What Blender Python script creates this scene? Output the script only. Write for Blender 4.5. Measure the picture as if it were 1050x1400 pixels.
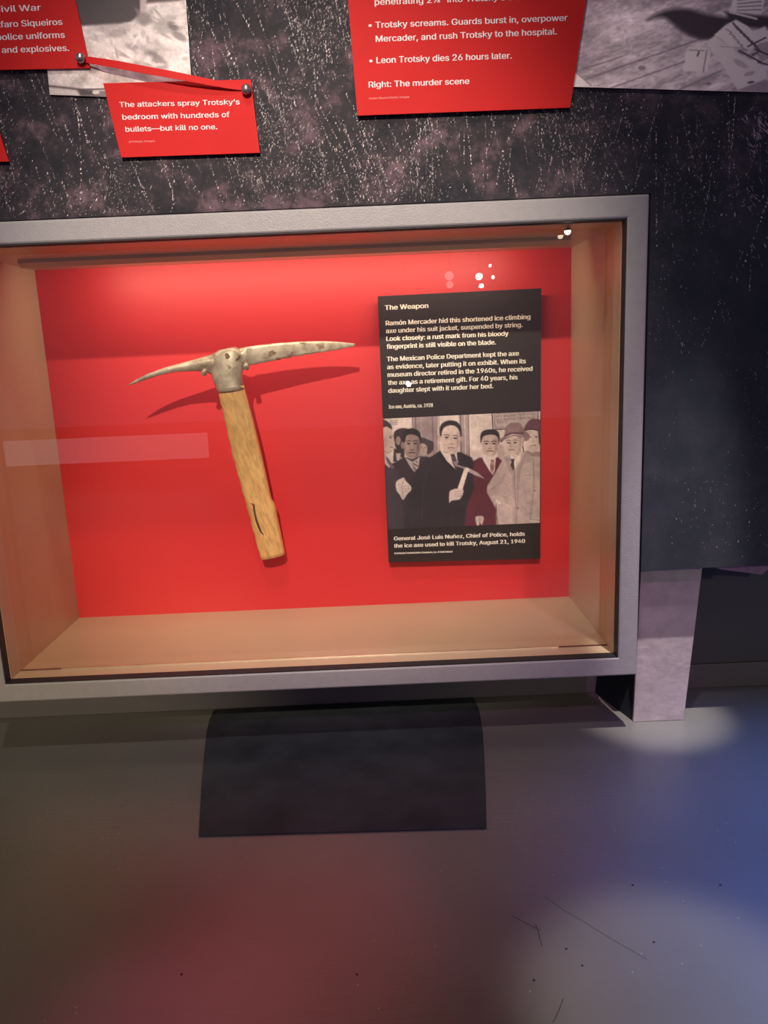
import bpy, bmesh, math, random, os
import numpy as np
from mathutils import Vector, Matrix

for o in list(bpy.data.objects): bpy.data.objects.remove(o)
S = bpy.context.scene
COL = S.collection

# ------------------------------------------------------------------ camera
CAM = Vector((0.4514, -1.0896, 0.3675))
RT = Vector((0.99906099, -0.01079988, -0.04195842))
UP = Vector((0.04328204, 0.20514542, 0.97777401))
FW = Vector((0.00195226, 0.97867192, -0.20542022))
FPX = 1062.27
cd = bpy.data.cameras.new('camera'); co = bpy.data.objects.new('camera', cd); COL.objects.link(co)
M = Matrix((RT, UP, -FW)).transposed().to_4x4(); M.translation = CAM
co.matrix_world = M
cd.sensor_fit = 'VERTICAL'; cd.sensor_height = 36; cd.lens = FPX / 1400 * 36
cd.clip_start = 0.01; cd.clip_end = 50
S.camera = co

# ------------------------------------------------------------------ world, exposure
w = bpy.data.worlds.new('world'); S.world = w; w.use_nodes = True
w.node_tree.nodes['Background'].inputs[0].default_value = (0.64, 0.52, 0.76, 1)
w.node_tree.nodes['Background'].inputs[1].default_value = 0.34
S.view_settings.view_transform = 'Standard'; S.view_settings.look = 'None'
S.view_settings.gamma = 1; S.view_settings.exposure = 0.0; S.view_settings.use_curve_mapping = False

# ------------------------------------------------------------------ lights of the gallery, and added fills
def aim(o, tgt):
    o.rotation_euler = (Vector(tgt) - o.location).to_track_quat('-Z', 'Y').to_euler()
def spot(name, loc, tgt, power, col, angle, blend, size):
    l = bpy.data.lights.new(name, 'SPOT'); l.energy = power; l.color = col
    l.spot_size = math.radians(angle); l.spot_blend = blend; l.shadow_soft_size = size
    o = bpy.data.objects.new(name, l); COL.objects.link(o); o.location = loc; aim(o, tgt); return o
def area(name, loc, tgt, power, col, sx, sy):
    l = bpy.data.lights.new(name, 'AREA'); l.shape = 'RECTANGLE'; l.size = sx; l.size_y = sy
    l.energy = power; l.color = col
    o = bpy.data.objects.new(name, l); COL.objects.link(o); o.location = loc; aim(o, tgt); return o

LAMPS = [  # place, target, watts, colour, cone, blend, radius
    ((0.30, -2.30, 1.56), (0.38, 0.0, 0.25), 245, (1, .86, .70), 20, .8, .022),
    ((1.60, -3.20, 1.15), (0.84, -.22, -.12), 45, (1, .86, .50), 14, .9, .02),
    ((0.84, -0.74, 1.90), (0.785, -.195, -.04), 200, (1, .93, .92), 6, .8, .012),
    ((0.30, -1.15, 1.95), (0.34, -.22, .70), 46, (1, .90, .86), 40, .9, .03),
    ((0.02, -3.20, 1.15), (-.08, -.18, -.12), 170, (1, .82, .46), 15, .9, .02),
    ((0.62, -1.00, 1.90), (0.655, -.625, -.10), 85, (1, .90, .82), 8, .7, .02),
]
for i, (a, b, c, d, e, f, g) in enumerate(LAMPS):
    spot('lamp_light', a, b, c, d, e, f, g)
spot('blue_light', (1.45, -1.15, 1.7), (1.0, -.60, -.1), 280, (.12, .27, 1), 26, 1, .05)
spot('pink_fill', (0.02, -1.3, 1.6), (0.28, -.64, -.1), 60, (1, .22, .34), 8, 1, .05)  # added spot, puts a pink tint on the floor
spot('red_fill', (0.50, -1.5, 1.7), (.37, -.54, -.1), 42, (1, .10, .16), 8, 1, .05)  # added spot, reddens the middle of the floor
spot('purple_fill', (1.10, -1.6, 1.30), (.52, -.23, -.02), 24, (.80, .30, .80), 26, 1, .01)  # added spot, tints the lower frame purple
# light strip along the top of the case, behind an added housing
area('case_strip_light', (0.36, -.104, 0.479), (0.36, 0.0, 0.405), .60, (1, .80, .62), .56, .008)

# ------------------------------------------------------------------ helpers
def U(px, py, yp=None, zp=None):
    d = FW + RT * ((px - 525) / FPX) - UP * ((py - 700) / FPX)
    t = (yp - CAM.y) / d.y if yp is not None else (zp - CAM.z) / d.z
    return CAM + d * t
def srgb(r, g, b):
    f = lambda c: (c/255/12.92) if c/255 <= .04045 else ((c/255+.055)/1.055)**2.4
    return (f(r), f(g), f(b), 1)
def mat(name, col, rough=.5, metal=0, spec=.5, coat=0, nscale=None, namt=.15, bump=0, bscale=200, stretch=(1,1,1)):
    m = bpy.data.materials.new(name); m.use_nodes = True
    nt = m.node_tree; b = nt.nodes['Principled BSDF']
    b.inputs['Base Color'].default_value = col; b.inputs['Roughness'].default_value = rough
    b.inputs['Metallic'].default_value = metal; b.inputs['Specular IOR Level'].default_value = spec
    b.inputs['Coat Weight'].default_value = coat
    tc = nt.nodes.new('ShaderNodeTexCoord'); mp = nt.nodes.new('ShaderNodeMapping')
    mp.inputs['Scale'].default_value = stretch
    nt.links.new(tc.outputs['Object'], mp.inputs[0])
    n = nt.nodes.new('ShaderNodeTexNoise'); n.inputs['Scale'].default_value = nscale or 30; n.inputs['Detail'].default_value = 5
    nt.links.new(mp.outputs[0], n.inputs[0])
    r = nt.nodes.new('ShaderNodeValToRGB')
    r.color_ramp.elements[0].position = .3; r.color_ramp.elements[1].position = .7
    r.color_ramp.elements[0].color = tuple(c*(1-namt) for c in col[:3])+(1,)
    r.color_ramp.elements[1].color = tuple(min(1, c*(1+namt)) for c in col[:3])+(1,)
    nt.links.new(n.outputs[0], r.inputs[0]); nt.links.new(r.outputs[0], b.inputs['Base Color'])
    if bump:
        n2 = nt.nodes.new('ShaderNodeTexNoise'); n2.inputs['Scale'].default_value = bscale; n2.inputs['Detail'].default_value = 3
        nt.links.new(mp.outputs[0], n2.inputs[0])
        bp = nt.nodes.new('ShaderNodeBump'); bp.inputs['Strength'].default_value = bump; bp.inputs['Distance'].default_value = .001
        nt.links.new(n2.outputs[0], bp.inputs['Height']); nt.links.new(bp.outputs[0], b.inputs['Normal'])
    return m
def vcmat(name, rough=.5):
    m = bpy.data.materials.new(name); m.use_nodes = True; nt = m.node_tree
    a = nt.nodes.new('ShaderNodeAttribute'); a.attribute_name = 'col'
    b = nt.nodes['Principled BSDF']; b.inputs['Roughness'].default_value = rough
    nt.links.new(a.outputs[0], b.inputs['Base Color']); return m
def link(name, me, m, parent=None):
    o = bpy.data.objects.new(name, me); COL.objects.link(o)
    if m: me.materials.append(m)
    if parent: o.parent = parent
    return o
def obj(name, bm, m, parent=None, smooth=False):
    bmesh.ops.recalc_face_normals(bm, faces=bm.faces)
    me = bpy.data.meshes.new(name); bm.to_mesh(me); bm.free()
    if smooth:
        for p in me.polygons: p.use_smooth = True
    return link(name, me, m, parent)
def empty(name, loc=(0, 0, 0)):
    o = bpy.data.objects.new(name, None); COL.objects.link(o); o.location = loc; o.empty_display_size = .05; return o
def tag(o, label=None, cat=None, group=None, kind=None):
    if label: o['label'] = label
    if cat: o['category'] = cat
    if group: o['group'] = group
    if kind: o['kind'] = kind
    return o
def rebase(o, loc):      # children meshes are made in world coordinates: put the empty at its base
    loc = Vector(loc); o.location = loc
    for c in o.children: c.location = -loc
    return o
def box(bm, a, b, bev=0, seg=2):
    a, b = Vector(a), Vector(b)
    t = bmesh.new()
    vs = [t.verts.new((x, y, z)) for x in (a.x, b.x) for y in (a.y, b.y) for z in (a.z, b.z)]
    for f in ((0,1,3,2),(4,6,7,5),(0,4,5,1),(2,3,7,6),(0,2,6,4),(1,5,7,3)): t.faces.new([vs[i] for i in f])
    if bev: bmesh.ops.bevel(t, geom=list(t.edges), offset=bev, segments=seg, affect='EDGES', profile=.5)
    me = bpy.data.meshes.new('t'); t.to_mesh(me); t.free(); bm.from_mesh(me); bpy.data.meshes.remove(me); return bm
def prism(bm, pts, th, nrm=Vector((0, 1, 0)), bev=0):
    """pts: front outline (world points); extruded by th along nrm (into the wall)"""
    t = bmesh.new()
    f = [t.verts.new(p) for p in pts]; g = [t.verts.new(Vector(p) + nrm*th) for p in pts]
    t.faces.new(f); t.faces.new(g[::-1]); n = len(f)
    for i in range(n): t.faces.new([f[i], g[i], g[(i+1) % n], f[(i+1) % n]])
    if bev:
        fs = set(f); es = [e for e in t.edges if e.verts[0] in fs and e.verts[1] in fs]
        bmesh.ops.bevel(t, geom=es, offset=bev, segments=2, affect='EDGES', profile=.5)
    me = bpy.data.meshes.new('t'); t.to_mesh(me); t.free(); bm.from_mesh(me); bpy.data.meshes.remove(me); return bm
def loft(bm, rings, cap=True):
    rs = [[bm.verts.new(p) for p in r] for r in rings]; n = len(rs[0])
    for a, b in zip(rs, rs[1:]):
        for i in range(n): bm.faces.new([a[i], a[(i+1) % n], b[(i+1) % n], b[i]])
    if cap: bm.faces.new(rs[0]); bm.faces.new(rs[-1][::-1])
    return bm

# ------------------------------------------------------------------ materials
M_black = mat('matt_black', (.030, .034, .040, 1), .7, spec=.15, namt=.12)
M_lower = mat('dark_lower_wall_paint', (.085, .085, .098, 1), .6, spec=.2, namt=.06, nscale=6)
M_base = mat('dark_skirting', (.11, .10, .112, 1), .55, namt=.05)
M_frame = mat('grey_powder_coat', (.34, .32, .33, 1), .42, spec=.5, namt=.04, nscale=120, bump=.35, bscale=700)
M_gasket = mat('black_rebate', (.012, .013, .016, 1), .6)
M_tan = mat('beige_case_lining', (.56, .43, .27, 1), .32, spec=.6, namt=.04, nscale=8, bump=.1, bscale=900)
M_red_panel = mat('red_back_panel', (.68, .028, .030, 1), .45, namt=.02, nscale=5)
M_red_card = mat('red_card', (.60, .017, .017, 1), .6, spec=.15, namt=.03)
M_white_print = mat('white_print', (.88, .80, .80, 1), .6, namt=.02)
M_pink_print = mat('pale_pink_print', (.80, .35, .34, 1), .6, namt=.02)
M_cream_print = mat('cream_print', (.90, .84, .72, 1), .6, namt=.02)
M_placard = mat('dark_brown_placard', (.034, .025, .022, 1), .38, spec=.3, namt=.05)
M_pin = mat('pewter_pin', (.42, .34, .34, 1), .28, metal=.85, namt=.1)
M_chan = mat('polished_channel', (.85, .75, .6, 1), .2, metal=1, namt=.05)
M_led = mat('led_housing', (.16, .05, .04, 1), .5)
M_plum = mat('plum_paper', (.26, .15, .25, 1), .6, namt=.2, nscale=60)
M_shadow = mat('painted_floor_shadow', (.040, .046, .052, 1), .75, spec=.2, namt=.25, nscale=25, bump=.2, bscale=60)  # dark colour of the shadow sheet on the floor

def floor_dark():
    m = bpy.data.materials.new('brushed_dark_floor'); m.use_nodes = True; nt = m.node_tree; N = nt.nodes.new; L = nt.links.new
    b = nt.nodes['Principled BSDF']; tc = N('ShaderNodeTexCoord')
    n1 = N('ShaderNodeTexNoise'); n1.inputs['Scale'].default_value = 5; n1.inputs['Detail'].default_value = 6; L(tc.outputs['Object'], n1.inputs[0])
    r1 = N('ShaderNodeValToRGB'); r1.color_ramp.elements[0].color = (.155, .148, .132, 1); r1.color_ramp.elements[1].color = (.200, .192, .172, 1)
    r1.color_ramp.elements[0].position = .3; r1.color_ramp.elements[1].position = .7
    L(n1.outputs[0], r1.inputs[0])
    # pale specks
    v = N('ShaderNodeTexVoronoi'); v.inputs['Scale'].default_value = 90; L(tc.outputs['Object'], v.inputs[0])
    lt = N('ShaderNodeMath'); lt.operation = 'LESS_THAN'; lt.inputs[1].default_value = .06; L(v.outputs['Distance'], lt.inputs[0])
    n3 = N('ShaderNodeTexNoise'); n3.inputs['Scale'].default_value = 14; L(tc.outputs['Object'], n3.inputs[0])
    g3 = N('ShaderNodeMath'); g3.operation = 'GREATER_THAN'; g3.inputs[1].default_value = .55; L(n3.outputs[0], g3.inputs[0])
    mu = N('ShaderNodeMath'); mu.operation = 'MULTIPLY'; L(lt.outputs[0], mu.inputs[0]); L(g3.outputs[0], mu.inputs[1])
    mx = N('ShaderNodeMix'); mx.data_type = 'RGBA'; L(mu.outputs[0], mx.inputs[0]); L(r1.outputs[0], mx.inputs[6]); mx.inputs[7].default_value = (.42, .40, .34, 1)
    L(mx.outputs[2], b.inputs['Base Color'])
    # fine brushing running left to right
    mp = N('ShaderNodeMapping'); mp.inputs['Scale'].default_value = (12, 320, 1); L(tc.outputs['Object'], mp.inputs[0])
    n2 = N('ShaderNodeTexNoise'); n2.inputs['Scale'].default_value = 1; n2.inputs['Detail'].default_value = 4; L(mp.outputs[0], n2.inputs[0])
    n4 = N('ShaderNodeTexNoise'); n4.inputs['Scale'].default_value = 600; L(tc.outputs['Object'], n4.inputs[0])
    ad = N('ShaderNodeMath'); ad.operation = 'MULTIPLY_ADD'; ad.inputs[1].default_value = .8; L(n4.outputs[0], ad.inputs[0]); L(n2.outputs[0], ad.inputs[2])
    bp = N('ShaderNodeBump'); bp.inputs['Strength'].default_value = .35; bp.inputs['Distance'].default_value = .0006
    L(ad.outputs[0], bp.inputs['Height']); L(bp.outputs[0], b.inputs['Normal'])
    b.inputs['Roughness'].default_value = .34; b.inputs['Specular IOR Level'].default_value = .75
    return m
M_floor = floor_dark()

def mural_mat():
    m = bpy.data.materials.new('scratched_dark_mural_print'); m.use_nodes = True; nt = m.node_tree; N = nt.nodes.new; L = nt.links.new
    b = nt.nodes['Principled BSDF']; tc = N('ShaderNodeTexCoord')
    n0 = N('ShaderNodeTexNoise'); n0.inputs['Scale'].default_value = 22; n0.inputs['Detail'].default_value = 10; n0.inputs['Roughness'].default_value = .72
    L(tc.outputs['Object'], n0.inputs[0])
    r0 = N('ShaderNodeValToRGB'); e = r0.color_ramp.elements
    e[0].position = .40; e[0].color = (.020, .021, .028, 1); e[1].position = .66; e[1].color = (.17, .105, .13, 1)
    k = e.new(.52); k.color = (.042, .034, .042, 1)
    L(n0.outputs[0], r0.inputs[0])
    r2 = N('ShaderNodeValToRGB'); e = r2.color_ramp.elements
    e[0].position = .40; e[0].color = (.032, .038, .048, 1); e[1].position = .8; e[1].color = (.060, .060, .074, 1)
    L(n0.outputs[0], r2.inputs[0])
    # the printed motif is busier up and to the left, plain towards the lower right
    sx = N('ShaderNodeSeparateXYZ'); L(tc.outputs['Object'], sx.inputs[0])
    a = N('ShaderNodeMath'); a.operation = 'MULTIPLY_ADD'; a.inputs[1].default_value = .75; L(sx.outputs[0], a.inputs[0])
    neg = N('ShaderNodeMath'); neg.operation = 'MULTIPLY'; neg.inputs[1].default_value = -1.3; L(sx.outputs[2], neg.inputs[0]); L(neg.outputs[0], a.inputs[2])
    mr = N('ShaderNodeMapRange'); mr.inputs['From Min'].default_value = -.32; mr.inputs['From Max'].default_value = .05; L(a.outputs[0], mr.inputs['Value'])
    mx = N('ShaderNodeMix'); mx.data_type = 'RGBA'; L(mr.outputs[0], mx.inputs[0]); L(r0.outputs[0], mx.inputs[6]); L(r2.outputs[0], mx.inputs[7])
    L(mx.outputs[2], b.inputs['Base Color']); b.inputs['Roughness'].default_value = .6; b.inputs['Specular IOR Level'].default_value = .12
    return m
M_mural = mural_mat()

def glass_mat():
    m = bpy.data.materials.new('clear_glass'); m.use_nodes = True; nt = m.node_tree; N = nt.nodes.new; L = nt.links.new
    nt.nodes.remove(nt.nodes['Principled BSDF']); out = nt.nodes['Material Output']
    t = N('ShaderNodeBsdfTransparent'); t.inputs[0].default_value = (.97, .98, .97, 1)
    g = N('ShaderNodeBsdfGlossy'); g.inputs['Roughness'].default_value = 0.0
    fr = N('ShaderNodeFresnel'); ge = N('ShaderNodeNewGeometry'); mr = N('ShaderNodeMapRange')
    mr.inputs['To Min'].default_value = 1.45; mr.inputs['To Max'].default_value = 1/1.45     # thin pane: same reflectance on both faces
    L(ge.outputs['Backfacing'], mr.inputs['Value']); L(mr.outputs[0], fr.inputs[0])
    mx = N('ShaderNodeMixShader'); L(fr.outputs[0], mx.inputs[0]); L(t.outputs[0], mx.inputs[1]); L(g.outputs[0], mx.inputs[2]); L(mx.outputs[0], out.inputs[0])
    return m
M_glass = glass_mat()

def steel_mat():
    m = bpy.data.materials.new('aged_forged_steel'); m.use_nodes = True; nt = m.node_tree; N = nt.nodes.new; L = nt.links.new
    b = nt.nodes['Principled BSDF']; tc = N('ShaderNodeTexCoord')
    n = N('ShaderNodeTexNoise'); n.inputs['Scale'].default_value = 55; n.inputs['Detail'].default_value = 8; n.inputs['Roughness'].default_value = .65; L(tc.outputs['Object'], n.inputs[0])
    r = N('ShaderNodeValToRGB'); e = r.color_ramp.elements
    e[0].position = .30; e[0].color = (.26, .19, .12, 1); e[1].position = .60; e[1].color = (.66, .57, .42, 1)
    L(n.outputs[0], r.inputs[0])
    n2 = N('ShaderNodeTexNoise'); n2.inputs['Scale'].default_value = 46; n2.inputs['Detail'].default_value = 3
    mp = N('ShaderNodeMapping'); mp.inputs['Location'].default_value = (3.1, 0, 1.7); L(tc.outputs['Object'], mp.inputs[0]); L(mp.outputs[0], n2.inputs[0])
    r2 = N('ShaderNodeValToRGB'); e = r2.color_ramp.elements; e[0].position = .66; e[0].color = (0, 0, 0, 1); e[1].position = .70; e[1].color = (.8, .8, .8, 1)
    L(n2.outputs[0], r2.inputs[0])
    mx = N('ShaderNodeMix'); mx.data_type = 'RGBA'; L(r2.outputs[0], mx.inputs[0]); L(r.outputs[0], mx.inputs[6]); mx.inputs[7].default_value = (.26, .13, .07, 1)
    L(mx.outputs[2], b.inputs['Base Color']); b.inputs['Metallic'].default_value = .35; b.inputs['Roughness'].default_value = .42
    bp = N('ShaderNodeBump'); bp.inputs['Strength'].default_value = .25; bp.inputs['Distance'].default_value = .0008; L(n.outputs[0], bp.inputs['Height']); L(bp.outputs[0], b.inputs['Normal'])
    return m
M_steel = steel_mat()
M_rust = mat('rust_mark', (.27, .15, .085, 1), .7, namt=.3, nscale=300)

def wood_mat(ax):
    m = bpy.data.materials.new('worn_ash_wood'); m.use_nodes = True; nt = m.node_tree; N = nt.nodes.new; L = nt.links.new
    b = nt.nodes['Principled BSDF']; tc = N('ShaderNodeTexCoord')
    mp = N('ShaderNodeMapping'); mp.inputs['Rotation'].default_value = (0, ax, 0); L(tc.outputs['Object'], mp.inputs[0])
    m2 = N('ShaderNodeMapping'); m2.inputs['Scale'].default_value = (1, 1, .07); L(mp.outputs[0], m2.inputs[0])
    n = N('ShaderNodeTexNoise'); n.inputs['Scale'].default_value = 260; n.inputs['Detail'].default_value = 5; L(m2.outputs[0], n.inputs[0])
    r = N('ShaderNodeValToRGB'); e = r.color_ramp.elements
    e[0].position = .30; e[0].color = (.66, .37, .13, 1); e[1].position = .62; e[1].color = (.95, .57, .21, 1)
    L(n.outputs[0], r.inputs[0])
    n2 = N('ShaderNodeTexNoise'); n2.inputs['Scale'].default_value = 38; n2.inputs['Detail'].default_value = 6; L(tc.outputs['Object'], n2.inputs[0])
    r2 = N('ShaderNodeValToRGB'); e = r2.color_ramp.elements; e[0].position = .35; e[0].color = (.62, .58, .54, 1); e[1].position = .50; e[1].color = (1, 1, 1, 1)
    L(n2.outputs[0], r2.inputs[0])
    mx = N('ShaderNodeMix'); mx.data_type = 'RGBA'; mx.blend_type = 'MULTIPLY'; mx.inputs[0].default_value = .35; L(r.outputs[0], mx.inputs[6]); L(r2.outputs[0], mx.inputs[7])
    L(mx.outputs[2], b.inputs['Base Color']); b.inputs['Roughness'].default_value = .5
    bp = N('ShaderNodeBump'); bp.inputs['Strength'].default_value = .3; bp.inputs['Distance'].default_value = .0006; L(n.outputs[0], bp.inputs['Height']); L(bp.outputs[0], b.inputs['Normal'])
    return m
M_wood = wood_mat(math.radians(13.5))
M_crack = mat('dark_split', (.10, .045, .025, 1), .8)
M_post = mat('rough_pale_concrete', (.44, .37, .38, 1), .8, namt=.13, nscale=45, bump=.8, bscale=120)

# ------------------------------------------------------------------ setting
ZF = -.1007; YW = -.107; YP = -.2262; ZM = U(960, 776.5, yp=-.2262).z        # floor level, recessed lower wall, mural panel face
bm = box(bmesh.new(), (-2.2, -4.2, ZF-.08), (3.2, .12, ZF))
tag(obj('floor', bm, M_floor), 'dark grey satin brushed floor with coloured reflections', kind='structure')
bm = bmesh.new()
t = .024
box(bm, (-1.6, YP, .5155), (2.4, YP+t, 1.75)); box(bm, (-1.6, YP, ZM), (-.0265, YP+t, .5155)); box(bm, (.7475, YP, ZM), (2.4, YP+t, .5155))
wall = tag(obj('wall_back', bm, M_mural), 'dark scratched mural print wall around the case', kind='structure')
bm = bmesh.new()
box(bm, (-1.6, YW, ZF), (2.4, YW+.06, -.0255)); box(bm, (.7475, YW, -.0255), (2.4, YW+.06, .30)); box(bm, (-1.6, YW, -.0255), (-.0275, YW+.06, .30))
tag(obj('wall_lower', bm, M_lower), 'recessed dark wall below the mural', kind='structure')
bm = box(bmesh.new(), (-1.6, YW-.0045, ZF), (2.4, YW, ZF+.034), .001)
tag(obj('baseboard_back', bm, M_base), 'dark baseboard strip along the recessed wall', kind='structure')
bm = box(bmesh.new(), (-2.2, -4.2, 2.25), (3.2, .12, 2.33))
tag(obj('ceiling', bm, M_black), 'dark gallery ceiling', kind='structure')

# scratches of the mural: a flat print of short pale flecks
rng = np.random.default_rng(7)
V = []; F = []; Cc = []
def fleck(px, py, ln, wd, ang, col):
    """a thin diamond on the mural, px units (about 0.8 mm), ang from vertical"""
    c = U(px, py, yp=YP-.00012); s = .00082
    if c.z-ln*s/2 < .5165 and c.x < .7495 or c.z < ZM+.003: return
    dx, dz = math.sin(ang), -math.cos(ang)
    a = Vector((dx*ln*s/2, 0, dz*ln*s/2)); b = Vector((dz*wd*s/2, 0, -dx*wd*s/2))
    k = len(V); j = [Vector((rng.normal(0, .00016), 0, rng.normal(0, .00016))) for _ in range(4)]
    V.extend([c-a+j[0], c+b+j[1], c+a+j[2], c-b+j[3]]); F.append((k, k+1, k+2, k+3)); Cc.append(col)
def pal(b):
    t = rng.random()
    base = np.array([.62, .50, .52]) if t < .6 else (np.array([.50, .47, .50]) if t < .85 else np.array([.50, .34, .44]))
    return base*b
def dens(x, y):       # how busy the motif is there
    if y < 300: d = 1.0 if x < 560 else (.75 if x < 860 else .38)
    elif y < 480: d = .16
    elif y < 800: d = .10
    else: d = 0
    if x < 130: d *= .8
    return d
def streak(x0, y0, ln, ang, b, wd=1.0, step=3.2):
    t = 0; bend = rng.normal(0, .0006)
    while t < ln:
        a = ang + bend*t
        x = x0 + math.sin(a)*t + rng.normal(0, .35); y = y0 + math.cos(a)*t
        if y > 775: break
        l = rng.uniform(1.0, 4.5)
        if rng.random() < .80: fleck(x, y, l, wd*rng.uniform(.6, 1.5), -a + rng.normal(0, .10), pal(b*rng.uniform(.2, 1)**1.5))
        t += l*.8 + rng.exponential(1.6)
for i in range(560):
    x, y = rng.uniform(-220, 1250), rng.uniform(-140, 250)
    if rng.random() > dens(x, y): continue
    ang = rng.normal(.34, .10) if x < 520 else rng.normal(.05, .22)
    streak(x, y, rng.uniform(30, 170), ang, rng.uniform(.5, 1.4), rng.uniform(.8, 1.7))
for i in range(60):
    x, y = rng.uniform(890, 1250), rng.uniform(250, 760)
    if rng.random() < .5: streak(x, y, rng.uniform(10, 70), rng.normal(0, .5), rng.uniform(.15, .5), .8)
for (x, y, l, a, b) in [(955, 158, 118, .14, 1), (996, 130, 90, .02, 1), (997, 230, 60, .05, .6), (905, 130, 140, -.33, .9), (912, 228, 58, -.08, .9),
                        (1048, 180, 60, -.5, .8), (1034, 245, 40, -.5, .8), (1016, 345, 50, -.45, .8), (985, 410, 70, -.4, 1), (1028, 342, 64, -.05, .9),
                        (965, 450, 35, -.5, .9), (985, 415, 26, .2, .9), (915, 438, 46, .55, .6), (1031, 145, 24, -.7, 1), (1042, 152, 40, -.4, 1), (390, 42, 240, .40, 1), (372, 52, 150, .22, .8),
                        (570, 148, 120, .0, 1), (300, 20, 120, .25, .9), (860, 165, 80, .15, .8), (735, 150, 110, .02, .9), (470, 170, 110, .3, .8), (236, 215, 70, .0, .9),
                        (893, 246, 22, -.8, 1)]:
    streak(x, y, l, a, b, 1.2)
n = 0
while n < 24000:                                   # loose crumbs and short ticks
    x, y = rng.uniform(-220, 1250), rng.uniform(-140, 770)
    if rng.random() > dens(x, y): continue
    # clustered with a slow pattern
    if math.sin(x*.031+y*.012)+math.sin(x*.013-y*.027+2) + rng.normal(0, .7) < .1: continue
    fleck(x, y, min(rng.exponential(1.5)+.6, 7), rng.uniform(.5, 1.7), rng.normal(-.3 if x < 520 else 0, .3), pal(rng.beta(.9, 3.4)*1.3+.06)); n += 1
for i in range(90):                               # broad torn marks at the right edge
    x, y = rng.normal(1040, 14), rng.choice([170, 185, 200, 275, 340], p=[.3, .2, .15, .25, .1]) + rng.normal(0, 10)
    fleck(x, y, rng.uniform(3, 12), rng.uniform(.8, 1.8), .6+rng.normal(0, .25), np.array([.55, .42, .52])*rng.uniform(.3, .9))
for f in F: pass
me = bpy.data.meshes.new('scratch_marks'); me.from_pydata(V, [], F)
ca = me.color_attributes.new('col', 'FLOAT_COLOR', 'CORNER')
ca.data.foreach_set('color', np.repeat(np.c_[np.array(Cc), np.ones(len(Cc))], 4, axis=0).astype(np.float32).ravel())
M_print = vcmat('matt_printed_ink', .55)
tag(link('scratch_marks', me, M_print, wall), kind='stuff')

# ------------------------------------------------------------------ the display case
W, H = .72, .4894; GY = -.192
FX0, FX1, FZ0, FZ1, FY0, FY1 = -.0245, .7445, -.0235, .5140, -.2305, -.2175
case = tag(empty('display_case'), 'recessed glass fronted museum case with grey metal frame and red back', 'display case')
obj('back_panel', box(bmesh.new(), (0, 0, 0), (W, .012, H)), M_red_panel, case)['label'] = 'plain red back panel'
for a, b in (((-.014, FY1, -.014), (0, .012, H+.014)), ((W, FY1, -.014), (W+.014, .012, H+.014))):
    obj('side_panel', box(bmesh.new(), a, b), M_tan, case)
obj('bottom_panel', box(bmesh.new(), (0, FY1, -.014), (W, .012, 0)), M_tan, case)
obj('top_panel', box(bmesh.new(), (0, FY1, H), (W, .012, H+.014)), M_tan, case)
# frame: four mitred members swept from a rounded profile
prof = [(0, FY1), (0, FY0+.002), (.0008, FY0+.0007), (.0022, FY0), (.0208, FY0), (.0222, FY0+.0007), (.0228, FY0+.0015), (.0228, FY1)]
bm = bmesh.new(); rings = []
for (cx, cz, sx, sz) in ((FX0, FZ0, 1, 1), (FX1, FZ0, -1, 1), (FX1, FZ1, -1, -1), (FX0, FZ1, 1, -1)):
    rings.append([bm.verts.new((cx+sx*u, y, cz+sz*u)) for u, y in prof])
for i in range(4):
    a, b = rings[i], rings[(i+1) % 4]
    for k in range(len(prof)): bm.faces.new([a[k], a[(k+1) % len(prof)], b[(k+1) % len(prof)], b[k]])
obj('frame', bm, M_frame, case)
bm = bmesh.new(); g = .0021                       # black rebate lining the inner edge
x0, x1, z0, z1 = FX0+.0228, FX1-.0228, FZ0+.0228, FZ1-.0228
box(bm, (x0, FY0+.001, z0), (x0+.0012, FY1+.001, z1)); box(bm, (x1-.0012, FY0+.001, z0), (x1, FY1+.001, z1))
box(bm, (x0, FY0+.001, z0), (x1, FY1+.001, z0+.0012)); box(bm, (x0, FY0+.001, z1-.0012), (x1, FY1+.001, z1))
obj('rebate', bm, M_gasket, case)['label'] = 'black inner edge'
obj('glass_pane', box(bmesh.new(), (.001, GY, .001), (W-.001, GY+.0002, H-.001)), M_glass, case)
bm = bmesh.new(); box(bm, (.05, GY-.0012, 0), (.66, GY-.0002, .0016)); obj('channel', bm, M_chan, case)['label'] = 'bright metal glazing strip'
for xa_, xb_ in ((.66, W), (0, .05)): obj('channel_end', box(bmesh.new(), (xa_, GY-.0012, 0), (xb_, GY-.0002, .0016)), M_led, case)['label'] = 'dark end of the glazing strip'
bm = bmesh.new(); prism(bm, [(0.03, -.118, H), (.03, -.118, H-.004), (.03, -.110, H-.009), (.03, -.108, H-.007), (.03, -.102, H)], .66, Vector((1, 0, 0)))
obj('added_strip_housing', bm, M_tan, case)  # housing added to keep the strip light out of sight
# small puck lamp with its bright lens under the top
puck = U(776, 308, yp=-.2085)
bm = bmesh.new(); bmesh.ops.create_cone(bm, cap_ends=True, segments=20, radius1=.0045, radius2=.0036, depth=.006, matrix=Matrix.Translation((puck.x, puck.y, H-.003)))
pk = obj('puck_lamp', bm, M_chan, case)
m_em = bpy.data.materials.new('lit_lens'); m_em.use_nodes = True
m_em.node_tree.nodes['Principled BSDF'].inputs['Emission Color'].default_value = (1, .85, .65, 1); m_em.node_tree.nodes['Principled BSDF'].inputs['Emission Strength'].default_value = 14
bm = bmesh.new(); bmesh.ops.create_uvsphere(bm, u_segments=14, v_segments=8, radius=.0032, matrix=Matrix.Translation((puck.x, puck.y, H-.0065)))
obj('lens', bm, m_em, pk, True)
rebase(case, (.36, -.105, -.0235))

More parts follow.
